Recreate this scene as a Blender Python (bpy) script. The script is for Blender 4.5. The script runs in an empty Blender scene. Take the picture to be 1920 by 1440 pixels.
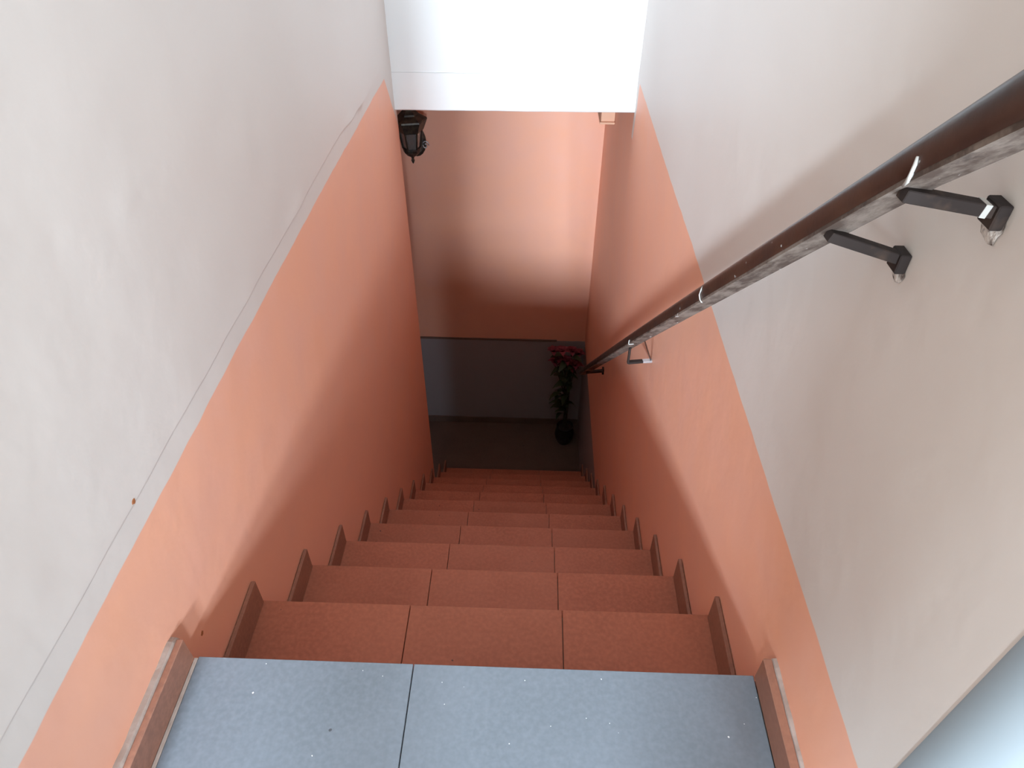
import bpy, bmesh, math, random
from mathutils import Vector, Matrix, noise
S = bpy.context.scene
COL = S.collection
random.seed(7)

# ------------------------------------------------------------------ camera
CAM_LOC = (0.53614, -0.52312, 1.05668)
CR = (0.99943579, 0.03326216, 0.0046607)
CU = (-0.02547467, 0.66026963, 0.75059647)
CF = (-0.02188914, 0.7502917, -0.66074445)
cd = bpy.data.cameras.new('camera')
cam = bpy.data.objects.new('camera', cd); COL.objects.link(cam)
cd.sensor_width = 36.0; cd.lens = 1305.8875 * 36.0 / 1920.0; cd.clip_start = 0.01
cam.matrix_world = Matrix(((CR[0], CU[0], -CF[0], CAM_LOC[0]), (CR[1], CU[1], -CF[1], CAM_LOC[1]),
                           (CR[2], CU[2], -CF[2], CAM_LOC[2]), (0, 0, 0, 1)))
S.camera = cam

# ------------------------------------------------------------------ world and daylight
w = bpy.data.worlds.new('sky'); S.world = w; w.use_nodes = True
w.node_tree.nodes['Background'].inputs[0].default_value = (0.75, 0.87, 1.0, 1)
w.node_tree.nodes['Background'].inputs[1].default_value = 1.0
S.view_settings.view_transform = 'Standard'; S.view_settings.look = 'None'
S.view_settings.exposure = 0.12; S.view_settings.gamma = 1.0; S.view_settings.use_curve_mapping = False
S.cycles.diffuse_bounces = 6; S.cycles.max_bounces = 7; S.cycles.use_adaptive_sampling = True; S.cycles.adaptive_threshold = 0.04; S.cycles.caustics_reflective = False; S.cycles.caustics_refractive = False; S.cycles.glossy_bounces = 2; S.cycles.transmission_bounces = 4

def window_light(name, loc, target, sx, sy, watts, col):
    ld = bpy.data.lights.new(name, 'AREA'); ld.shape = 'RECTANGLE'; ld.size = sx; ld.size_y = sy
    ld.energy = watts; ld.color = col
    o = bpy.data.objects.new(name, ld); COL.objects.link(o); o.location = loc
    o.rotation_euler = (Vector(target) - Vector(loc)).to_track_quat('-Z', 'Y').to_euler()
    return o
DAY = (0.71, 0.875, 1.0)
# daylight entering by the three window openings built below
window_light('daylight_window_left', (-.33, -3.26, 1.38), (-.33, 0.0, 1.38), 0.50, 0.45, 430, DAY)
window_light('daylight_window_right', (1.82, -3.26, 0.62), (1.82, 0.0, 0.62), 0.60, 0.42, 112, DAY)
window_light('daylight_window_middle', (.86, -3.26, 1.20), (.86, 0.0, 1.20), 0.30, 0.50, 190, DAY)
window_light('daylight_ground_floor', (-0.26, 0.66, -1.7), (-0.26, 3.0, -1.7), 0.20, 1.0, 4.5, DAY)

# ------------------------------------------------------------------ dimensions
W = 0.92
RISE, RUN = 0.22467, 0.23721
SKT, SKH = 0.0085, 0.079
ZF = -2.648           # ground floor
YE = 3.245            # end wall
YB = 2.177            # beam face
YL = 2.212            # end of the left wall
ZD = -1.858           # top of the grey dado

# ------------------------------------------------------------------ material helpers
class N:
    def __init__(s, name):
        s.m = bpy.data.materials.new(name); s.m.use_nodes = True
        s.t = s.m.node_tree; s.b = s.t.nodes['Principled BSDF']
        s.pos = None
    def new(s, k, **kw):
        n = s.t.nodes.new(k)
        for a, v in kw.items(): setattr(n, a, v)
        return n
    def link(s, a, b): s.t.links.new(a, b)
    def put(s, sock, v):
        if hasattr(v, 'is_linked') or isinstance(v, bpy.types.NodeSocket): s.link(v, sock)
        else: sock.default_value = v
    def math(s, op, a, b=0.0, c=0.0, clamp=False):
        n = s.new('ShaderNodeMath', operation=op, use_clamp=clamp)
        for i, v in enumerate((a, b, c)): s.put(n.inputs[i], v)
        return n.outputs[0]
    def xyz(s):
        if s.pos is None:
            g = s.new('ShaderNodeNewGeometry'); q = s.new('ShaderNodeSeparateXYZ')
            s.link(g.outputs['Position'], q.inputs[0]); s.gpos = g.outputs['Position']; s.pos = q.outputs
        return s.pos
    def noise(s, scale, detail=3, rough=.55, vec=None, dist=0.0):
        n = s.new('ShaderNodeTexNoise'); n.inputs['Scale'].default_value = scale
        n.inputs['Detail'].default_value = detail; n.inputs['Roughness'].default_value = rough
        n.inputs['Distortion'].default_value = dist
        if vec is None: s.xyz(); vec = s.gpos
        s.link(vec, n.inputs['Vector']); return n.outputs[0]
    def vec(s, scale):
        s.xyz(); m = s.new('ShaderNodeMapping'); m.inputs['Scale'].default_value = scale
        s.link(s.gpos, m.inputs['Vector']); return m.outputs[0]
    def step(s, v, lo, hi):
        n = s.new('ShaderNodeMapRange'); s.put(n.inputs[0], v); n.inputs[1].default_value = lo; n.inputs[2].default_value = hi
        n.clamp = True; return n.outputs[0]
    def mix(s, f, a, b, mode='MIX'):
        n = s.new('ShaderNodeMix', data_type='RGBA', blend_type=mode)
        s.put(n.inputs[0], f)
        for k, v in ((6, a), (7, b)): s.put(n.inputs[k], v if not isinstance(v, tuple) else (*v, 1))
        return n.outputs[2]
    def col(s, v): s.put(s.b.inputs['Base Color'], v if not isinstance(v, tuple) else (*v, 1))
    def rough(s, v): s.put(s.b.inputs['Roughness'], v)
    def metal(s, v): s.b.inputs['Metallic'].default_value = v
    def bump(s, h, strength, dist=0.01):
        n = s.new('ShaderNodeBump'); n.inputs['Strength'].default_value = strength; n.inputs['Distance'].default_value = dist
        s.link(h, n.inputs['Height']); s.link(n.outputs[0], s.b.inputs['Normal'])

WHITE = (0.69, 0.625, 0.585)
ORANGE = (0.86, 0.437, 0.298)
DADO = (0.30, 0.275, 0.29)

def wall_paint(name, a=None, b=0.0, c=0.0, yc=0.0, wedge=None, dado=False):
    """white above the paint line z = a + b*y + c*(y-yc)^2, peach orange below, grey dado at the foot"""
    m = N(name); X, Y, Z = m.xyz()
    big = m.noise(1.6, 1); fine = m.noise(60, 2)
    white = m.mix(m.step(big, .35, .7), WHITE, tuple(v * .95 for v in WHITE))
    orange = m.mix(m.step(big, .3, .72), ORANGE, (ORANGE[0] * .97, ORANGE[1] * .92, ORANGE[2] * .88))
    orange = m.mix(m.step(m.noise(6.5, 3, .6), .32, .68), orange, (ORANGE[0] * .95, ORANGE[1] * .96, ORANGE[2] * 1.02))
    if a is None:
        c1 = orange
    else:
        dy = m.math('SUBTRACT', Y, yc)
        line = m.math('ADD', m.math('MULTIPLY_ADD', Y, b, a), m.math('MULTIPLY', m.math('MULTIPLY', dy, dy), c))
        wob = m.math('MULTIPLY', m.math('SUBTRACT', m.noise(14, 1), .5), .006)
        f = m.step(m.math('SUBTRACT', m.math('SUBTRACT', Z, line), wob), -.0012, .0012)
        if wedge:
            y0, z0, k, ymax = wedge          # white overpaint beside the beam
            g = m.math('ADD', m.math('SUBTRACT', Y, y0), m.math('MULTIPLY', m.math('SUBTRACT', Z, z0), k))
            g = m.step(m.math('ADD', g, m.math('MULTIPLY', wob, .6)), -.001, .001)
            g = m.math('MULTIPLY', g, m.step(Z, z0 - .002, z0 + .002))
            g = m.math('MULTIPLY', g, m.math('SUBTRACT', 1.0, m.step(Y, ymax - .002, ymax + .002)))
            f = m.math('MAXIMUM', f, g)
        c1 = m.mix(f, orange, white)
    if dado:
        d = m.step(m.math('ADD', Z, m.math('MULTIPLY', m.math('SUBTRACT', m.noise(9, 2), .5), .012)), ZD - .002, ZD + .002)
        c1 = m.mix(d, DADO, c1)
    m.col(c1); m.rough(m.math('MULTIPLY_ADD', big, .2, .42))
    h = m.math('ADD', m.math('MULTIPLY', fine, .2), m.noise(11, 2, .6))
    m.bump(h, .22, .006)
    return m.m

M = {}
M['wall_left'] = wall_paint('left wall paint', .2560, 0.0, -.0095, .42, (2.215, -.008, .727, 3.0))
M['wall_right'] = wall_paint('right wall paint', .2135, -.005, 0, 0, (2.155, -.02, .15, 2.19), True)
M['wall_end'] = wall_paint('end wall paint', None, dado=True)
M['wall_white'] = wall_paint('white wall paint', -9.0)
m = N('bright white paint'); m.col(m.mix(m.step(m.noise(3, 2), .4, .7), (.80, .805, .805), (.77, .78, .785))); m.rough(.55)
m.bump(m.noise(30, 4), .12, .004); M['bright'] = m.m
m = N('ceiling paint'); m.col((.82, .77, .72)); m.rough(.8); M['ceiling'] = m.m
m = N('warm tan hall paint'); m.col((.30, .24, .19)); m.rough(.7); M['hall'] = m.m

def tile_mat(name, c1, c2, speck, rlo, rhi, vari=.2):
    m = N(name)
    oi = m.new('ShaderNodeObjectInfo')
    n1 = m.noise(5.5, 3, .6); n2 = m.noise(120, 1)
    c = m.mix(m.step(n1, .3, .72), c1, c2)
    c = m.mix(m.math('MULTIPLY', m.step(n2, .35, .75), .45), c, tuple(v * 1.35 for v in c1))
    c = m.mix(m.math('MULTIPLY', oi.outputs['Random'], vari * 2), c, tuple(v * .75 for v in c1))
    dk = m.step(m.noise(75, 0, .3), .885, .90)
    c = m.mix(m.math('MULTIPLY', dk, .75), c, (.03, .027, .03))
    if speck:
        lt = m.step(m.noise(150, 0, .3), .865, .885)
        c = m.mix(m.math('MULTIPLY', lt, .8), c, (.75, .74, .72))
    m.col(c); m.rough(m.math('MULTIPLY_ADD', n1, rhi - rlo, rlo))
    m.bump(m.math('ADD', n2, m.math('MULTIPLY', n1, .6)), .08, .002)
    return m.m
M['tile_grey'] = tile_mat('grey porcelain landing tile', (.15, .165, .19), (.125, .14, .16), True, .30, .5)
M['tile_brown'] = tile_mat('brown porcelain stair tile', (.40, .130, .072), (.33, .105, .060), False, .55, .75)
M['tile_edge'] = tile_mat('taupe skirting tile', (.30, .135, .088), (.23, .105, .072), False, .45, .65)
M['tile_dark'] = tile_mat('dark brown ground floor tile', (.16, .105, .085), (.12, .08, .065), False, .45, .65)
m = N('grey cement'); m.col(m.mix(m.noise(20, 3), (.24, .21, .19), (.36, .32, .29))); m.rough(.9); m.bump(m.noise(60, 4), .5, .003); M['cement'] = m.m
m = N('pale tile adhesive'); m.col(m.mix(m.noise(30, 3), (.30, .225, .19), (.46, .37, .33))); m.rough(.85); m.bump(m.noise(80, 4), .5, .003); M['grout'] = m.m

# ------------------------------------------------------------------ mesh helpers
def obj(name, bm, mat, parent=None, smooth=False):
    me = bpy.data.meshes.new(name); bm.normal_update(); bm.to_mesh(me); bm.free()
    if mat: me.materials.append(M[mat] if isinstance(mat, str) else mat)
    if smooth:
        for p in me.polygons: p.use_smooth = True
    o = bpy.data.objects.new(name, me); COL.objects.link(o)
    if parent: o.parent = parent
    return o
def box(bm, a, b, bev=0.0):
    r = bmesh.ops.create_cube(bm, size=1.0); vs = r['verts']
    for v in vs:
        for k in range(3): v.co[k] = a[k] if v.co[k] < 0 else b[k]
    if bev:
        es = list({e for v in vs for e in v.link_edges})
        bmesh.ops.bevel(bm, geom=es, offset=bev, segments=1, affect='EDGES', profile=.5)
    return bm
def bx(a, b, bev=0.0): return box(bmesh.new(), a, b, bev)
def tube(bm, pts, rad, seg=8, cap=True):
    pts = [Vector(p) for p in pts]; rads = rad if isinstance(rad, (list, tuple)) else [rad] * len(pts)
    rings = []; up = Vector((0, 0, 1))
    for i, p in enumerate(pts):
        d = (pts[min(i + 1, len(pts) - 1)] - pts[max(i - 1, 0)]).normalized()
        ref = up if abs(d.z) < .95 else Vector((1, 0, 0))
        a = d.cross(ref).normalized(); b = d.cross(a)
        rings.append([bm.verts.new(p + (a * math.cos(2 * math.pi * k / seg) + b * math.sin(2 * math.pi * k / seg)) * rads[i]) for k in range(seg)])
    for r0, r1 in zip(rings, rings[1:]):
        for k in range(seg): bm.faces.new((r0[k], r0[(k + 1) % seg], r1[(k + 1) % seg], r1[k]))
    if cap: bm.faces.new(rings[0][::-1]); bm.faces.new(rings[-1])
    return bm
def lathe(bm, prof, c, seg=24, rot=0.0):
    rings = []
    for r, z in prof:
        rings.append([bm.verts.new((c[0] + max(r, 1e-4) * math.cos(rot + 2 * math.pi * k / seg), c[1] + max(r, 1e-4) * math.sin(rot + 2 * math.pi * k / seg), c[2] + z)) for k in range(seg)])
    for r0, r1 in zip(rings, rings[1:]):
        for k in range(seg): bm.faces.new((r0[k], r0[(k + 1) % seg], r1[(k + 1) % seg], r1[k]))
    return bm
def tag(o, label, cat, group=None):
    o['label'] = label; o['category'] = cat
    if group: o['group'] = group
    return o
def struct(o): o['kind'] = 'structure'; return o
def empty(name, loc=(0, 0, 0)):
    o = bpy.data.objects.new(name, None); COL.objects.link(o); o.location = loc; o.empty_display_size = .05; return o

def levels(segs):
    out = []
    for a, b, st in segs:
        n = max(1, round((b - a) / st)); out += [a + (b - a) * i / n for i in range(n)]
    return out + [segs[-1][1]]
def plan_wall(name, pts, zs, step, mat, disp=None, thick=.08):
    """wall standing on a plan polyline; the room lies to the right of the walking direction"""
    P = []
    for (x0, y0), (x1, y1) in zip(pts, pts[1:]):
        L = math.hypot(x1 - x0, y1 - y0); n = max(1, round(L / step))
        P += [(x0 + (x1 - x0) * i / n, y0 + (y1 - y0) * i / n) for i in range(n)]
    P.append(pts[-1])
    nr = []
    for i in range(len(P)):
        a = P[max(i - 1, 0)]; b = P[min(i + 1, len(P) - 1)]
        d = Vector((b[0] - a[0], b[1] - a[1])).normalized(); nr.append((d.y, -d.x))
    bm = bmesh.new(); G = []; B = []
    for (x, y), (nx, ny) in zip(P, nr):
        colv = []; bk = []
        for z in zs:
            o = disp(x, y, z) if disp else 0.0
            colv.append(bm.verts.new((x + nx * o, y + ny * o, z)))
        G.append(colv)
        B.append((bm.verts.new((x - nx * thick, y - ny * thick, zs[0])), bm.verts.new((x - nx * thick, y - ny * thick, zs[-1]))))
    for i in range(len(P) - 1):
        for j in range(len(zs) - 1):
            f = bm.faces.new((G[i][j], G[i][j + 1], G[i + 1][j + 1], G[i + 1][j])); f.smooth = True
        bm.faces.new((B[i][0], B[i + 1][0], B[i + 1][1], B[i][1]))
        bm.faces.new((G[i][0], G[i + 1][0], B[i + 1][0], B[i][0]))
        bm.faces.new((G[i][-1], B[i][1], B[i + 1][1], G[i + 1][-1]))
    bm.faces.new([B[0][0], B[0][1]] + G[0][::-1]); bm.faces.new([B[-1][1], B[-1][0]] + G[-1])
    bmesh.ops.recalc_face_normals(bm, faces=bm.faces)
    for f in bm.faces:
        if not f.smooth:
            for e in f.edges: e.smooth = False
    return obj(name, bm, mat)

def nz(x, y, z, s, seed=0.0): return noise.noise(Vector((x * s + seed, y * s, z * s)))
def sst(v, a, b):
    t = min(1, max(0, (v - a) / (b - a))); return t * t * (3 - 2 * t)
def disp_left(x, y, z):
    o = .0035 * nz(x, y, z, 2.2, 5) + .0012 * nz(x, y, z, 9, 3)
    if y > YL - .03: o *= .2
    lowk = 1 - sst(z, .10, .24); o = o * (1 - .65 * lowk) - .0013 * lowk
    edge = .3015 + .0035 * nz(0, y, 0, 7, 8) - (.045 * sst(y, 1.2, 2.1))
    lump = max(0, nz(0, y, 0, 5, 21)) * .006
    up = sst(z, edge - .0015, edge + .0025)
    o += (.0035 + lump * math.exp(-((z - edge) / .03) ** 2)) * up * (1 - .5 * sst(z, edge, edge + .5)) * sst(2.12 - y, 0, .2)
    for dy, dz, r, d in ((.15, .655, .013, -.0012), (.30, .622, .022, .0016), (.305, .606, .010, -.0012), (-.12, .38, .03, .0012)):
        q = ((y - dy) ** 2 + (z - dz) ** 2) / (r * r)
        if q < 9: o += d * math.exp(-q)
    return o
def disp_right(x, y, z):
    o = .0025 * nz(x, y, z, 2.0, 31) + .0008 * nz(x, y, z, 9, 33)
    lowk = 1 - sst(z, .10, .2); o = o * (1 - .6 * lowk) - .0011 * lowk
    return o * sst(y, -.2, -.05)

# ------------------------------------------------------------------ the shell
ZT = 2.35
zl = levels([(ZF, -.6, .05), (-.6, .28, .02), (.28, .325, .0025), (.325, 1.0, .0125), (1.0, ZT, .1)])
struct(plan_wall('wall_left', [(-.02, -.32), (0, -.30), (0, YL), (-.13, YL), (-.13, 1.4)], zl, .0125, 'wall_left', disp_left, .02))
zr = levels([(ZF, -.6, .05), (-.6, 1.0, .03), (1.0, ZT, .1)])
# plan runs from the end wall towards the viewer, round the corner into the hall
struct(plan_wall('wall_right', [(W, YE), (W, -.2405)], zr, .03, 'wall_right', disp_right, .02))
m = N('pale blue grey gloss paint'); m.col((.215, .235, .25)); m.rough(.4); M['jamb'] = m.m
jp = [(W - .0015, -.2390)] + [(W + .0585 - .060 * math.cos(t), -.2410 - .060 * math.sin(t)) for t in [math.pi / 2 * k / 12 for k in range(0, 13)]] + [(W + .32, -.3010)]
struct(plan_wall('door_1', jp, [0, ZT - .002], .03, 'jamb', None, .006))
struct(plan_wall('wall_end', [(-1.6, YE), (W + .02, YE)], levels([(ZF, .2, .05)]), .05, 'wall_end', lambda x, y, z: .002 * nz(x, y, z, 2.5, 50), .08))
# wall over the beam and the beam itself
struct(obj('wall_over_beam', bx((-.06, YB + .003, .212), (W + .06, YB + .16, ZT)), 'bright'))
bm = bmesh.new()
nx = 40
vs = []
for i in range(nx + 1):
    x = -.03 + (W + .06) * i / nx
    zb = .0705 + .006 * x + .0012 * nz(x, 0, 0, 9)
    y = YB + .0008 * nz(x, 3, 0, 6)
    vs.append([bm.verts.new(q) for q in ((x, y, .2114), (x, y, zb + .004), (x, y + .004, zb), (x, YB + .2, zb), (x, YB + .2, .2114))])
for a, b in zip(vs, vs[1:]):
    for k in range(5): bm.faces.new((a[k], a[(k + 1) % 5], b[(k + 1) % 5], b[k]))
bm.faces.new(vs[0][::-1]); bm.faces.new(vs[-1]); bmesh.ops.recalc_face_normals(bm, faces=bm.faces)
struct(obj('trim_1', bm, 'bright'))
# ground floor landing: floor, ceiling, side passage
struct(obj('floor_ground', bx((-1.7, .5, ZF - .1), (W + .02, YE + .05, ZF)), 'tile_dark'))
struct(obj('ceiling_ground', bx((-1.7, YB + .16, .13), (W + .05, YE + .1, .23)), 'ceiling'))
struct(obj('ceiling_passage', bx((-1.7, .5, .0), (-.14, YB + .2, .1)), 'ceiling'))
struct(obj('wall_passage', bx((-1.7, .55, ZF), (-1.6, YE, .13)), 'wall_white'))
b = bmesh.new()
for a, c in (((-1.6, .68, ZF), (-.36, .76, .1)), ((-.16, .68, ZF), (-.13, .76, .1)), ((-.36, .68, ZF), (-.16, .76, -2.2)), ((-.36, .68, -1.2), (-.16, .76, .1))): box(b, a, c)
struct(obj('wall_passage_window', b, 'wall_white'))
be = struct(obj('baseboard_end', bx((-1.6, YE - .012, ZF), (W - .001, YE - .002, ZF + .055), .001), 'tile_dark'))
struct(obj('trim_2', bx((-1.6, YE - .008, ZD - .004), (.73, YE - .0005, ZD + .010), .001), 'tile_dark'))
# upper hall behind the viewer
struct(obj('ceiling', bx((-.1, -.25, ZT), (W + .1, YB + .2, ZT + .1)), 'ceiling'))
struct(obj('ceiling_hall', bx((-1.5, -3.4, ZT), (3.4, -.25, ZT + .1)), 'hall'))
struct(obj('wall_hall_left', bx((-1.4, -.42, 0), (-.02, -.32, ZT)), 'hall'))
b = bmesh.new()     # far wall with two window openings
for a, c in (((-1.5, -3.3, 0), (-.58, -3.2, ZT)), ((-.58, -3.3, 0), (-.08, -3.2, 1.155)), ((-.58, -3.3, 1.605), (-.08, -3.2, ZT)), ((-.08, -3.3, 0), (.71, -3.2, ZT)), ((.71, -3.3, 0), (1.01, -3.2, .95)), ((.71, -3.3, 1.45), (1.01, -3.2, ZT)), ((1.01, -3.3, 0), (1.52, -3.2, ZT)),
             ((1.52, -3.3, 0), (2.12, -3.2, .41)), ((1.52, -3.3, .83), (2.12, -3.2, ZT)), ((2.12, -3.3, 0), (3.3, -3.2, ZT))): box(b, a, c)
struct(obj('wall_hall_far', b, 'hall'))
cb = bmesh.new(); rings = []
for hw, z in ((.10, 0), (.10, .05), (.052, .09), (.052, .50), (.082, .72), (.082, ZT)):      # added unseen blocker that shades the near walls: slim foot, broad head
    rings.append([cb.verts.new((.4875 + sx * hw, -1.1 + sy * hw, z)) for sx, sy in ((-1, -1), (1, -1), (1, 1), (-1, 1))])
for r0, r1 in zip(rings, rings[1:]):
    for k in range(4): cb.faces.new((r0[k], r0[(k + 1) % 4], r1[(k + 1) % 4], r1[k]))
cb.faces.new(rings[0][::-1]); cb.faces.new(rings[-1])
struct(obj('added_light_blocker', cb, 'hall'))
struct(obj('wall_hall_front', bx((W + .31, -.300, 0), (3.2, -.16, ZT)), 'hall'))
struct(obj('wall_hall_side', bx((-1.5, -3.2, 0), (-1.4, -.32, ZT)), 'hall'))
struct(obj('wall_hall_right', bx((3.2, -3.2, 0), (3.3, -.2415, ZT)), 'hall'))

# landing floor with its tiles
fl = struct(obj('floor', bx((-1.5, -3.3, -.16), (3.3, -.02, -.009)), 'cement'))
TH = .009
for x0, x1, y0, y1 in ((.0265, .3680, -.60, .0), (.3695, .9000, -.60, .0)):
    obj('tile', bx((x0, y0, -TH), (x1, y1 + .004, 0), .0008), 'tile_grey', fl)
for i in range(4):
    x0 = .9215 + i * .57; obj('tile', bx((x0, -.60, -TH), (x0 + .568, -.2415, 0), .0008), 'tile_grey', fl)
obj('grout_line', bx((.0205, -.6, -TH), (.0262, .0015, .0006), .0004), 'grout', fl)
bl = struct(obj('baseboard_left', bx((.0105, -.6, 0), (.0205, .0015, .0585), .0012), 'tile_edge'))
# rough adhesive filling the top of the left skirting
bm = bmesh.new(); prev = None
for i in range(61):
    y = -.6 + .606 * i / 60
    h = .056 + .004 * nz(0, y, 0, 30, 3) ; wv = .0105 + .0015 * nz(0, y, 0, 25, 9)
    if i == 60: h -= .004
    r = [bm.verts.new(q) for q in ((-.004, y, 0), (-.004, y, h + .004), (wv * .6, y, h + .003), (wv, y, h - .001), (wv, y, 0))]
    if prev:
        for k in range(4): bm.faces.new((prev[k], prev[k + 1], r[k + 1], r[k]))
    else: bm.faces.new(r)
    prev = r
bm.faces.new(prev[::-1]); bmesh.ops.recalc_face_normals(bm, faces=bm.faces)
obj('adhesive_bead', bm, 'grout', bl)
br = struct(obj('baseboard_right', bx((.9005, -.2395, 0), (W - .0065, .002, .0585), .0012), 'tile_edge'))
bm = bmesh.new(); prev = None
for i in range(31):
    y = -.2395 + .243 * i / 30
    h = .056 + .003 * nz(0, y, 5, 30, 3)
    r = [bm.verts.new(q) for q in ((W + .004, y, 0), (W + .004, y, h + .002), (W - .004, y, h + .001), (W - .0066, y, h - .002), (W - .0066, y, 0))]
    if prev:
        for k in range(4): bm.faces.new((prev[k], prev[k + 1], r[k + 1], r[k]))
    else: bm.faces.new(r)
    prev = r
bm.faces.new(prev[::-1]); bmesh.ops.recalc_face_normals(bm, faces=bm.faces)
obj('adhesive_bead', bm, 'grout', br)

# ------------------------------------------------------------------ staircase
st = empty('staircase', (W / 2, 0, ZF))
tag(st, 'steep straight flight of brown tiled steps descending between orange walls', 'staircase')
def lay(o, parent):
    o.parent = parent; o.matrix_parent_inverse = Matrix.Translation(-Vector(st.location)) if parent is st else Matrix.Identity(4)
riser_top = obj('riser_tile', bx((.002, -.008, -RISE + .001), (W - .002, .0, -.0095), .0008), 'tile_brown')
lay(riser_top, st)
joints = [(.309, .619), (.309, .624), (.318, .629), (.320, .6335), (.319, .634), (.317, .632), (.321, .630), (.318, .631), (.316, .628), (.319, .632), (.318, .630)]
for i in range(1, 12):
    y0, y1, z = (i - 1) * RUN, i * RUN, -i * RISE
    low = ZF if i == 11 else -(i + 1) * RISE
    body = obj('step', bx((0.001, y0, max(ZF, z - .30)), (W - .001, y1 - .009, z - .0095)), 'cement'); lay(body, st)
    js = (.0005, *joints[i - 1], W - .0005)
    for k in range(3):
        dz = random.uniform(-.0006, .0006)
        obj('tread_tile', bx((js[k] + .0008, y0 + .0005, z - .0095), (js[k + 1] - .0008, y1 + .003, z + dz), .0008), 'tile_brown', body)
    obj('riser_tile', bx((.002, y1 - .0085, low + .0008), (W - .002, y1, z - .0098), .0008), 'tile_brown', body)
    for s in (0, 1):
        xa, xb = ((.0005, SKT), (W - SKT, W - .0005))[s]
        dh = random.uniform(-.003, .003); dy = random.uniform(-.003, .001)
        obj('skirting_tile', bx((xa, y0 + .001, z + .0008), (xb, y1 + dy, z + SKH + dh), .0009), 'tile_edge', body)

# ------------------------------------------------------------------ handrail
m = N('dark brown varnished timber')
g = m.noise(14, 4, .6, m.vec((6, 1, 1))); wr = m.step(m.noise(8, 5, .7), .52, .70)
c = m.mix(m.step(g, .3, .7), (.026, .012, .009), (.052, .022, .013))
c = m.mix(m.math('MULTIPLY', wr, .75), c, (.020, .014, .013))
c = m.mix(m.math('MULTIPLY', m.step(m.noise(60, 2), .74, .77), .7), c, (.5, .48, .46))
m.col(c); m.rough(m.math('MULTIPLY_ADD', g, .25, .24)); m.bump(m.noise(40, 4), .15, .003); M['rail_wood'] = m.m
m = N('scuffed grey primed steel')
g = m.noise(16, 5, .7, m.vec((3, 1, 1))); g2 = m.noise(45, 4, .7, m.vec((1, .6, .6)))
c = m.mix(m.step(g, .38, .60), (.20, .155, .13), (.075, .050, .040))
c = m.mix(m.math('MULTIPLY', m.step(g2, .60, .68), .55), c, (.035, .025, .022))
c = m.mix(m.math('MULTIPLY', m.step(m.noise(30, 4, .7, m.vec((2, .5, .5))), .665, .69), .8), c, (.72, .68, .66))
m.col(c); m.rough(.75); m.b.inputs['Specular IOR Level'].default_value = .25; m.bump(g2, .2, .002); M['rail_steel'] = m.m
m = N('black painted iron'); m.col(m.mix(m.step(m.noise(40, 3), .55, .7), (.022, .014, .012), (.050, .030, .022))); m.rough(.75); m.b.inputs['Specular IOR Level'].default_value = .25; m.bump(m.noise(60, 3), .3, .002); M['iron'] = m.m
m = N('bare bright steel'); m.col((.55, .54, .56)); m.rough(.4); m.metal(.6); M['steel'] = m.m
m = N('white paint drip'); m.col((.44, .41, .38)); m.rough(.7); M['drip'] = m.m
m = N('broken plaster'); m.col(m.mix(m.step(m.noise(90, 3), .4, .6), (.10, .07, .06), (.62, .55, .5))); m.rough(.95); m.bump(m.noise(120, 4), 1.0, .004); M['plaster'] = m.m

hr = empty('handrail', (W, .0, 0))
tag(hr, 'dark brown wooden stair handrail on iron brackets along the right wall', 'handrail')
HI = Matrix.Translation(-Vector(hr.location))
def hpart(o, parent=hr):
    o.parent = parent
    if parent is hr: o.matrix_parent_inverse = HI
    return o
RX0, RX1 = .826, .858
SL = .937; RDIR = Vector((0, 1, -SL)).normalized(); RUP = Vector((0, SL, 1)).normalized()
def rz(y): return .8155 - SL * y + .0060 * math.sin((y + .1) * 1.25)
HT = .0305
def rail_section(bm, prof, y0, y1, n=60):
    prev = None
    for i in range(n + 1):
        y = y0 + (y1 - y0) * i / n; base = Vector((0, y, rz(y)))
        k = 1 + .3 * sst(-y, -.03, .12)
        r = [bm.verts.new(base + Vector((x, 0, 0)) + RUP * (HT - (HT - h) * k)) for x, h in prof]
        if prev:
            for k in range(len(r)): bm.faces.new((prev[k], prev[(k + 1) % len(r)], r[(k + 1) % len(r)], r[k]))
        else: bm.faces.new(r)
        prev = r
    bm.faces.new(prev[::-1]); bmesh.ops.recalc_face_normals(bm, faces=bm.faces); return bm
rr = .009
prof = [(RX0, .004)]
for cx, cz, a0 in ((RX0 + rr, HT - rr, 180), (RX1 - rr, HT - rr, 90)):
    for k in range(6):
        a = math.radians(a0 - 18 * k); prof.append((cx + rr * math.cos(a), cz + rr * math.sin(a)))
prof.append((RX1, .004))
hpart(obj('rail', rail_section(bmesh.new(), prof, -.55, 2.46), 'rail_wood', smooth=True))
hpart(obj('underside_bar', rail_section(bmesh.new(), [(RX0 + .0012, .0), (RX0 + .0012, .0042), (RX1 - .0012, .0042), (RX1 - .0012, .0)], -.55, 2.46), 'rail_steel'))
def flat_bar(p0, p1, wy, hz, name, parent, mat='iron', bev=.0008):
    """rectangular bar between two points: wy wide along the wall, hz high"""
    p0, p1 = Vector(p0), Vector(p1); d = (p1 - p0).normalized()
    side = Vector((0, 1, 0)); side = (side - d * side.dot(d)).normalized(); up = d.cross(side)
    bm = bmesh.new(); v = []
    for p in (p0, p1):
        for a, b_ in ((-1, -1), (1, -1), (1, 1), (-1, 1)): v.append(bm.verts.new(p + side * a * wy / 2 + up * b_ * hz / 2))
    for f in ((0, 1, 2, 3), (7, 6, 5, 4), (0, 4, 5, 1), (1, 5, 6, 2), (2, 6, 7, 3), (3, 7, 4, 0)): bm.faces.new([v[k] for k in f])
    bmesh.ops.recalc_face_normals(bm, faces=bm.faces)
    if bev: bmesh.ops.bevel(bm, geom=list(bm.edges), offset=bev, segments=1, affect='EDGES')
    return obj(name, bm, mat, parent)
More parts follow.
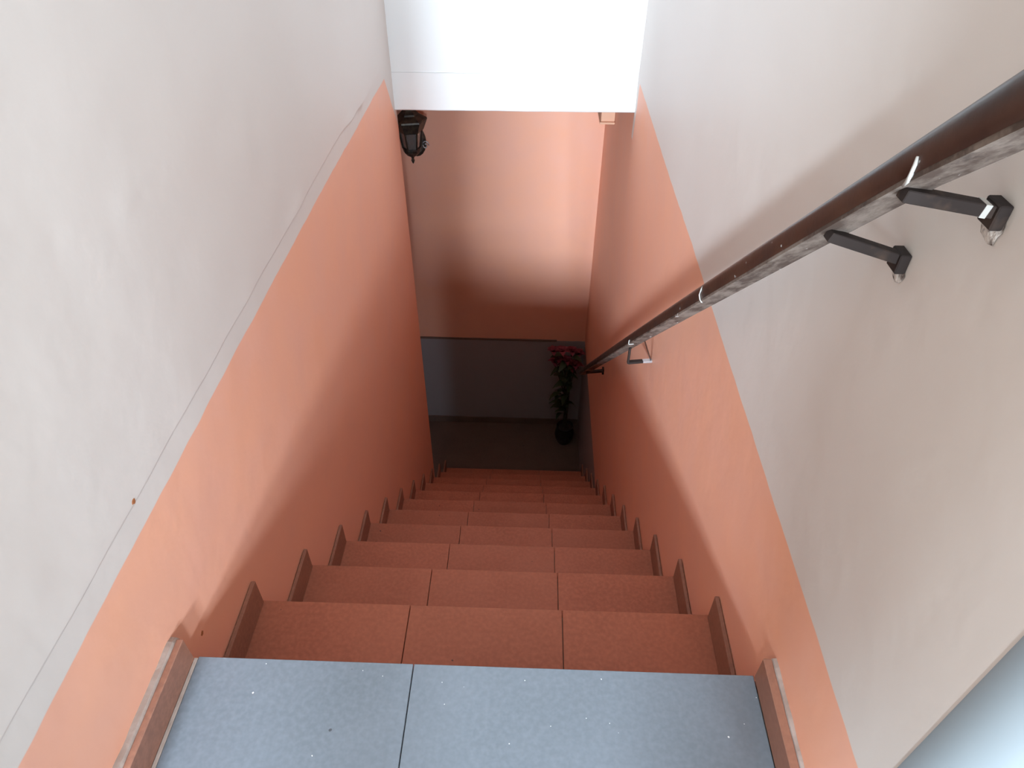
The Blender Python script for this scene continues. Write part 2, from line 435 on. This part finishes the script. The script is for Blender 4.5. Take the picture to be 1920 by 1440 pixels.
def ragged(yc, zc, ry, rz_, seed):
    bm = bmesh.new(); c = bm.verts.new((W - .0035, yc, zc)); ring = []
    for k in range(14):
        a = 2 * math.pi * k / 14; q = 1 + .45 * nz(math.cos(a), math.sin(a), seed, 1.7, seed)
        ring.append(bm.verts.new((W - .0002, yc + ry * q * math.cos(a), zc + rz_ * q * math.sin(a))))
    for k in range(14): bm.faces.new((c, ring[k], ring[(k + 1) % 14]))
    bmesh.ops.recalc_face_normals(bm, faces=bm.faces); return bm
# two near brackets
for (y, zw, yr, zrl, ragy) in ((.010, .789, .006, None, 1), (.112, .683, .106, None, 2)):
    zz = rz(yr) - .006
    br_ = flat_bar((RX0 + .006, yr, zz), (W - .004, y, zw), .013, .011, 'bracket', None); hpart(br_)
    pl = obj('wall_plate', bx((W - .0105, y - .011, zw - .013), (W + .001, y + .011, zw + .009), .0012), 'iron', br_)
    obj('plaster_patch', ragged(y + .002, zw - .014, .016, .014, 3.1 * ragy), 'plaster', br_)
    if ragy == 1:
        d0 = Vector((RX0 + .006, yr, zz)); d1 = Vector((W - .004, y, zw))
        flat_bar(d0.lerp(d1, .80), d0.lerp(d1, .865), .0136, .0116, 'paint_band', br_, 'drip', 0)
# middle bracket: drop, foot and brace
b3 = flat_bar((.846, 1.150, rz(1.15) + .001), (.846, 1.150, -.318), .012, .006, 'bracket', None, 'iron'); hpart(b3)
flat_bar((.846, 1.150, -.315), (W - .028, 1.158, -.3155), .014, .007, 'bracket_foot', b3, 'iron')
flat_bar((W - .028, 1.158, -.3155), (W + .001, 1.162, -.316), .014, .007, 'bracket_foot_end', b3, 'steel')
obj('brace_rod', tube(bmesh.new(), [(W - .003, 1.162, -.313), (.8555, 1.003, rz(1.003) + .002)], .0022, 6), 'rail_wood', b3)
# lower bracket
b4 = flat_bar((RX0 + .006, 2.17, rz(2.17) - .006), (W + .001, 2.175, -1.214), .016, .012, 'bracket', None, 'iron'); hpart(b4)
obj('wall_plate', bx((W - .008, 2.162, -1.230), (W + .001, 2.188, -1.198), .001), 'iron', b4)
# dried paint drips across the rail
def drip(y, pts, wd):
    line = [Vector((x, y + dy, rz(y + dy))) + RUP * h for x, h, dy in pts]
    return hpart(obj('paint_drip', tube(bmesh.new(), line, [wd * .6] + [wd] * (len(line) - 2) + [wd * .6], 6), 'drip', smooth=True))
drip(-.008, [(RX0 - .0008, .013, -.008), (RX0 - .0008, .008, -.006), (RX0 - .0006, .002, -.001), (RX0 + .0004, -.0008, .004), (RX0 + .003, -.0008, .012)], .0018)
drip(.465, [(RX0 + .001, HT - .006, -.006), (RX0 - .0008, HT - .012, -.003), (RX0 - .0008, .012, .004), (RX0 - .0008, .003, 0), (RX0 + .001, -.0008, .0), (RX0 + .006, -.0008, .008)], .0013)
drip(1.07, [(RX0 - .0008, .010, -.008), (RX0 - .0008, .003, .0), (RX0 + .001, -.0008, .004), (RX0 + .012, -.0008, -.008)], .0018)

# ------------------------------------------------------------------ boxed ledge in the far corner
m = N('peach painted casing'); m.col(m.mix(m.noise(6, 2), (.70, .40, .27), (.68, .37, .24))); m.rough(.6); M['casing'] = m.m
lb = empty('pipe_casing', (W, YE, -.2)); tag(lb, 'small peach painted box casing high in the far right corner', 'pipe casing')
def lpart(o): o.parent = lb; o.matrix_parent_inverse = Matrix.Translation(-Vector(lb.location)); return o
lpart(obj('casing_body', bx((W - .066, 2.80, -.193), (W + .0, YE, .13), .002), 'casing'))
lpart(obj('bottom_lip', bx((W - .071, 2.790, -.203), (W + .0, YE, -.1935), .001), 'casing'))

# ------------------------------------------------------------------ wall lantern
m = N('aged bronze metal'); m.col(m.mix(m.step(m.noise(30, 3), .4, .7), (.030, .024, .020), (.085, .066, .045))); m.rough(.42); m.metal(.5); M['bronze'] = m.m
m = N('dusty lantern glass'); m.col((.50, .46, .44)); m.rough(.25)
m.b.inputs['Transmission Weight'].default_value = .75; M['lantern_glass'] = m.m
m = N('frosted bulb glass'); m.col((.85, .82, .78)); m.rough(.3); M['bulb'] = m.m
LX, LY = -.113, 3.09
la = empty('wall_lantern', (LX, LY, -.54)); tag(la, 'dark bronze six sided wall lantern with glass panes on the far wall', 'wall lantern')
def apart(o, parent=la):
    o.parent = parent
    if parent is la: o.matrix_parent_inverse = Matrix.Translation(-Vector(la.location))
    return o
R6 = math.radians(12)
cap = apart(obj('roof_cap', lathe(bmesh.new(), [(.0, -.215), (.014, -.220), (.020, -.240), (.032, -.258), (.048, -.272), (.052, -.280), (.090, -.300), (.093, -.308), (.070, -.362), (.062, -.368), (.0, -.368)], (LX, LY, 0), 6, R6), 'bronze'))
obj('top_finial', lathe(bmesh.new(), [(.0, -.175), (.006, -.180), (.010, -.192), (.005, -.202), (.012, -.210), (.012, -.218)], (LX, LY, 0), 10), 'bronze', cap)
apart(obj('bottom_cup', lathe(bmesh.new(), [(.0, -.455), (.047, -.455), (.049, -.463), (.045, -.478), (.030, -.496), (.014, -.506), (.008, -.512), (.007, -.522), (.010, -.528), (.006, -.540), (.0, -.549)], (LX, LY, 0), 12, R6), 'bronze'))
for k in range(6):
    a0 = R6 + k * math.pi / 3; a1 = a0 + math.pi / 3
    t0 = Vector((LX + .063 * math.cos(a0), LY + .063 * math.sin(a0), -.350)); b0 = Vector((LX + .047 * math.cos(a0), LY + .047 * math.sin(a0), -.458))
    apart(obj('post', tube(bmesh.new(), [t0, b0], .0045, 6), 'bronze'))
    q = []
    for a in (a0, a1):
        q.append((Vector((LX + .060 * math.cos(a), LY + .060 * math.sin(a), -.350)), Vector((LX + .044 * math.cos(a), LY + .044 * math.sin(a), -.457))))
    bm = bmesh.new(); f = bm.faces.new([bm.verts.new(v) for v in (q[0][0], q[0][1], q[1][1], q[1][0])])
    bmesh.ops.solidify(bm, geom=[f], thickness=.0018)
    apart(obj('pane', bm, 'lantern_glass'))
apart(obj('bulb', lathe(bmesh.new(), [(.0, -.362), (.010, -.368), (.018, -.385), (.020, -.402), (.014, -.422), (.010, -.432), (.010, -.456)], (LX, LY, 0), 14), 'bulb', smooth=True))
# oval back plate and scrolled arm
bm = bmesh.new(); rg = []
for d, s in ((0, 1.0), (.006, 1.0), (.012, .8)):
    rg.append([bm.verts.new((LX + .056 * s * math.cos(2 * math.pi * k / 20), YE - .002 - d, -.485 + .085 * s * math.sin(2 * math.pi * k / 20))) for k in range(20)])
for r0, r1 in zip(rg, rg[1:]):
    for k in range(20): bm.faces.new((r0[k], r0[(k + 1) % 20], r1[(k + 1) % 20], r1[k]))
bm.faces.new(rg[-1]); bmesh.ops.recalc_face_normals(bm, faces=bm.faces)
apart(obj('back_plate', bm, 'bronze'))
arm = [(LX, YE - .010, -.500), (LX, YE - .045, -.535), (LX, YE - .085, -.530), (LX, LY + .050, -.500), (LX, LY + .040, -.470)]
apart(obj('scroll_arm', tube(bmesh.new(), arm, .006, 8), 'bronze', smooth=True))
sc_ = [(LX + .052 + .020 * (1 - k / 16) * math.cos(k * .62), YE - .020, -.500 + .026 * (1 - k / 18) * math.sin(k * .62)) for k in range(15)]
apart(obj('side_scroll', tube(bmesh.new(), sc_, .0035, 6), 'steel', smooth=True))

# ------------------------------------------------------------------ flower arrangement at the foot of the stairs
m = N('glazed black pot'); m.col((.020, .018, .020)); m.rough(.18); M['pot'] = m.m
m = N('potting soil'); m.col((.03, .02, .015)); m.rough(1); M['soil'] = m.m
m = N('dark green leaf'); m.col(m.mix(m.noise(20, 2), (.018, .030, .010), (.045, .060, .018))); m.rough(.55); M['leaf'] = m.m
m = N('plum pink petal'); m.col(m.mix(m.noise(30, 2), (.12, .012, .028), (.20, .025, .05))); m.rough(.65); M['petal'] = m.m
m = N('dark twig'); m.col((.05, .035, .02)); m.rough(.8); M['twig'] = m.m
PX, PY = .815, 3.065
fp = empty('flower_pot', (PX, PY, ZF)); tag(fp, 'tall pink flower arrangement in a black pot in the dark far corner', 'potted flowers')
def fpart(o, parent=fp):
    o.parent = parent
    if parent is fp: o.matrix_parent_inverse = Matrix.Translation(-Vector(fp.location))
    return o
pot = fpart(obj('pot', lathe(bmesh.new(), [(.0, 0), (.045, 0), (.052, .012), (.066, .05), (.070, .08), (.065, .115), (.052, .138), (.054, .150), (.060, .156), (.058, .160), (.050, .157), (.046, .142), (.0, .138)], (PX, PY, ZF), 28), 'pot', smooth=True))
obj('soil', lathe(bmesh.new(), [(.0, .146), (.045, .144), (.047, .139)], (PX, PY, ZF), 16), 'soil', pot)
def leaf_mesh(L, wd, cup):
    bm = bmesh.new(); prev = None
    for i in range(7):
        t = i / 6; ww = wd * math.sin(math.pi * min(.98, .08 + t * .92)) ** .8
        z = cup * math.sin(t * math.pi * .8) - cup * .9 * t * t
        r = [bm.verts.new((L * t, s * ww, z + abs(s) * ww * .35)) for s in (-1, 0, 1)]
        if prev:
            for k in range(2): bm.faces.new((prev[k], prev[k + 1], r[k + 1], r[k]))
        prev = r
    me = bpy.data.meshes.new('leaf'); bm.to_mesh(me); bm.free()
    for p in me.polygons: p.use_smooth = True
    return me
lm = leaf_mesh(.11, .024, .03); lm.materials.append(M['leaf'])
pm = leaf_mesh(.050, .021, .016); pm.materials.append(M['petal'])
def place(name, me, loc, d, roll, parent, scale=1.0):
    o = bpy.data.objects.new(name, me); COL.objects.link(o)
    q = Vector(d).to_track_quat('X', 'Z')
    o.matrix_world = Matrix.Translation(loc) @ q.to_matrix().to_4x4() @ Matrix.Rotation(roll, 4, 'X') @ Matrix.Scale(scale, 4)
    mw = o.matrix_world.copy(); o.parent = parent
    o.matrix_parent_inverse = Matrix.Translation(-Vector(fp.location)) if parent is fp else Matrix.Identity(4)
    o.matrix_basis = mw
    return o
rnd = random.Random(11)
heads = [(.70, 3.03, -1.79), (.755, 3.00, -1.765), (.82, 3.03, -1.79), (.865, 3.07, -1.84), (.735, 3.05, -1.87), (.79, 3.00, -1.845), (.845, 3.01, -1.89), (.775, 3.05, -1.93), (.83, 3.06, -1.95), (.715, 3.08, -1.92)]
for hx, hy, hz_ in heads:
    base = Vector((PX + rnd.uniform(-.02, .02), PY + rnd.uniform(-.02, .02), ZF + .140)); top = Vector((hx, hy, hz_))
    mid = base.lerp(top, .55); mid.x += (PX - mid.x) * .6; mid.y += (PY - mid.y) * .5
    stem = fpart(obj('stem', tube(bmesh.new(), [base, base.lerp(mid, .5), mid, mid.lerp(top, .6), top], .0032, 5), 'twig'))
    for k in range(11):
        a = k * 2.4; el = .15 + .11 * k
        d = (math.cos(a) * math.cos(el), math.sin(a) * math.cos(el), math.sin(el))
        place('petal', pm, top, d, 0, stem, 1.0 + .25 * rnd.random() - .03 * k)
for k in range(34):
    zz_ = rnd.uniform(-2.36, -1.84); a = rnd.uniform(0, 6.28)
    loc = Vector((PX - .015 + rnd.uniform(-.03, .03), PY - .03 + rnd.uniform(-.02, .02), zz_))
    d = Vector((math.cos(a), math.sin(a), rnd.uniform(-.3, .7)))
    tip = loc + d.normalized() * .12
    if tip.x > W - .012 or tip.y > YE - .012: d.x = -abs(d.x); d.y = -abs(d.y)
    place('leaf', lm, loc, d, rnd.uniform(-.4, .4), fp, rnd.uniform(.75, 1.15))

# ------------------------------------------------------------------ small wear on the walls
m = N('rusty brown stain'); m.col((.36, .13, .05)); m.rough(.6); M['stain'] = m.m
def chip(name, wall, yc, zc, ry, rz2, seed, mat, h):
    """thin ragged flake lying on the left wall"""
    base = max(disp_left(0, yc + a * ry, zc + b * rz2) for a in (-1, 0, 1) for b in (-1, 0, 1))
    bm = bmesh.new(); c = bm.verts.new((base + h, yc, zc)); ring = []; bk = []
    for k in range(11):
        a = 2 * math.pi * k / 11; q = 1 + .6 * nz(math.cos(a), math.sin(a), seed, 2.1, seed)
        p = (yc + ry * q * math.cos(a), zc + rz2 * q * math.sin(a))
        ring.append(bm.verts.new((base + h * (.4 + .6 * (k % 3) / 2), *p))); bk.append(bm.verts.new((base - .004, *p)))
    for k in range(11):
        bm.faces.new((c, ring[k], ring[(k + 1) % 11])); bm.faces.new((ring[k], bk[k], bk[(k + 1) % 11], ring[(k + 1) % 11]))
    bmesh.ops.recalc_face_normals(bm, faces=bm.faces)
    return obj(name, bm, mat, wall)
WL = bpy.data.objects['wall_left']
chip('plaster_hole', WL, .066, .307, .004, .004, 9.1, 'stain', .0006)
chip('stain_spot', WL, .063, -.037, .0045, .0045, 4.2, 'stain', .0006)
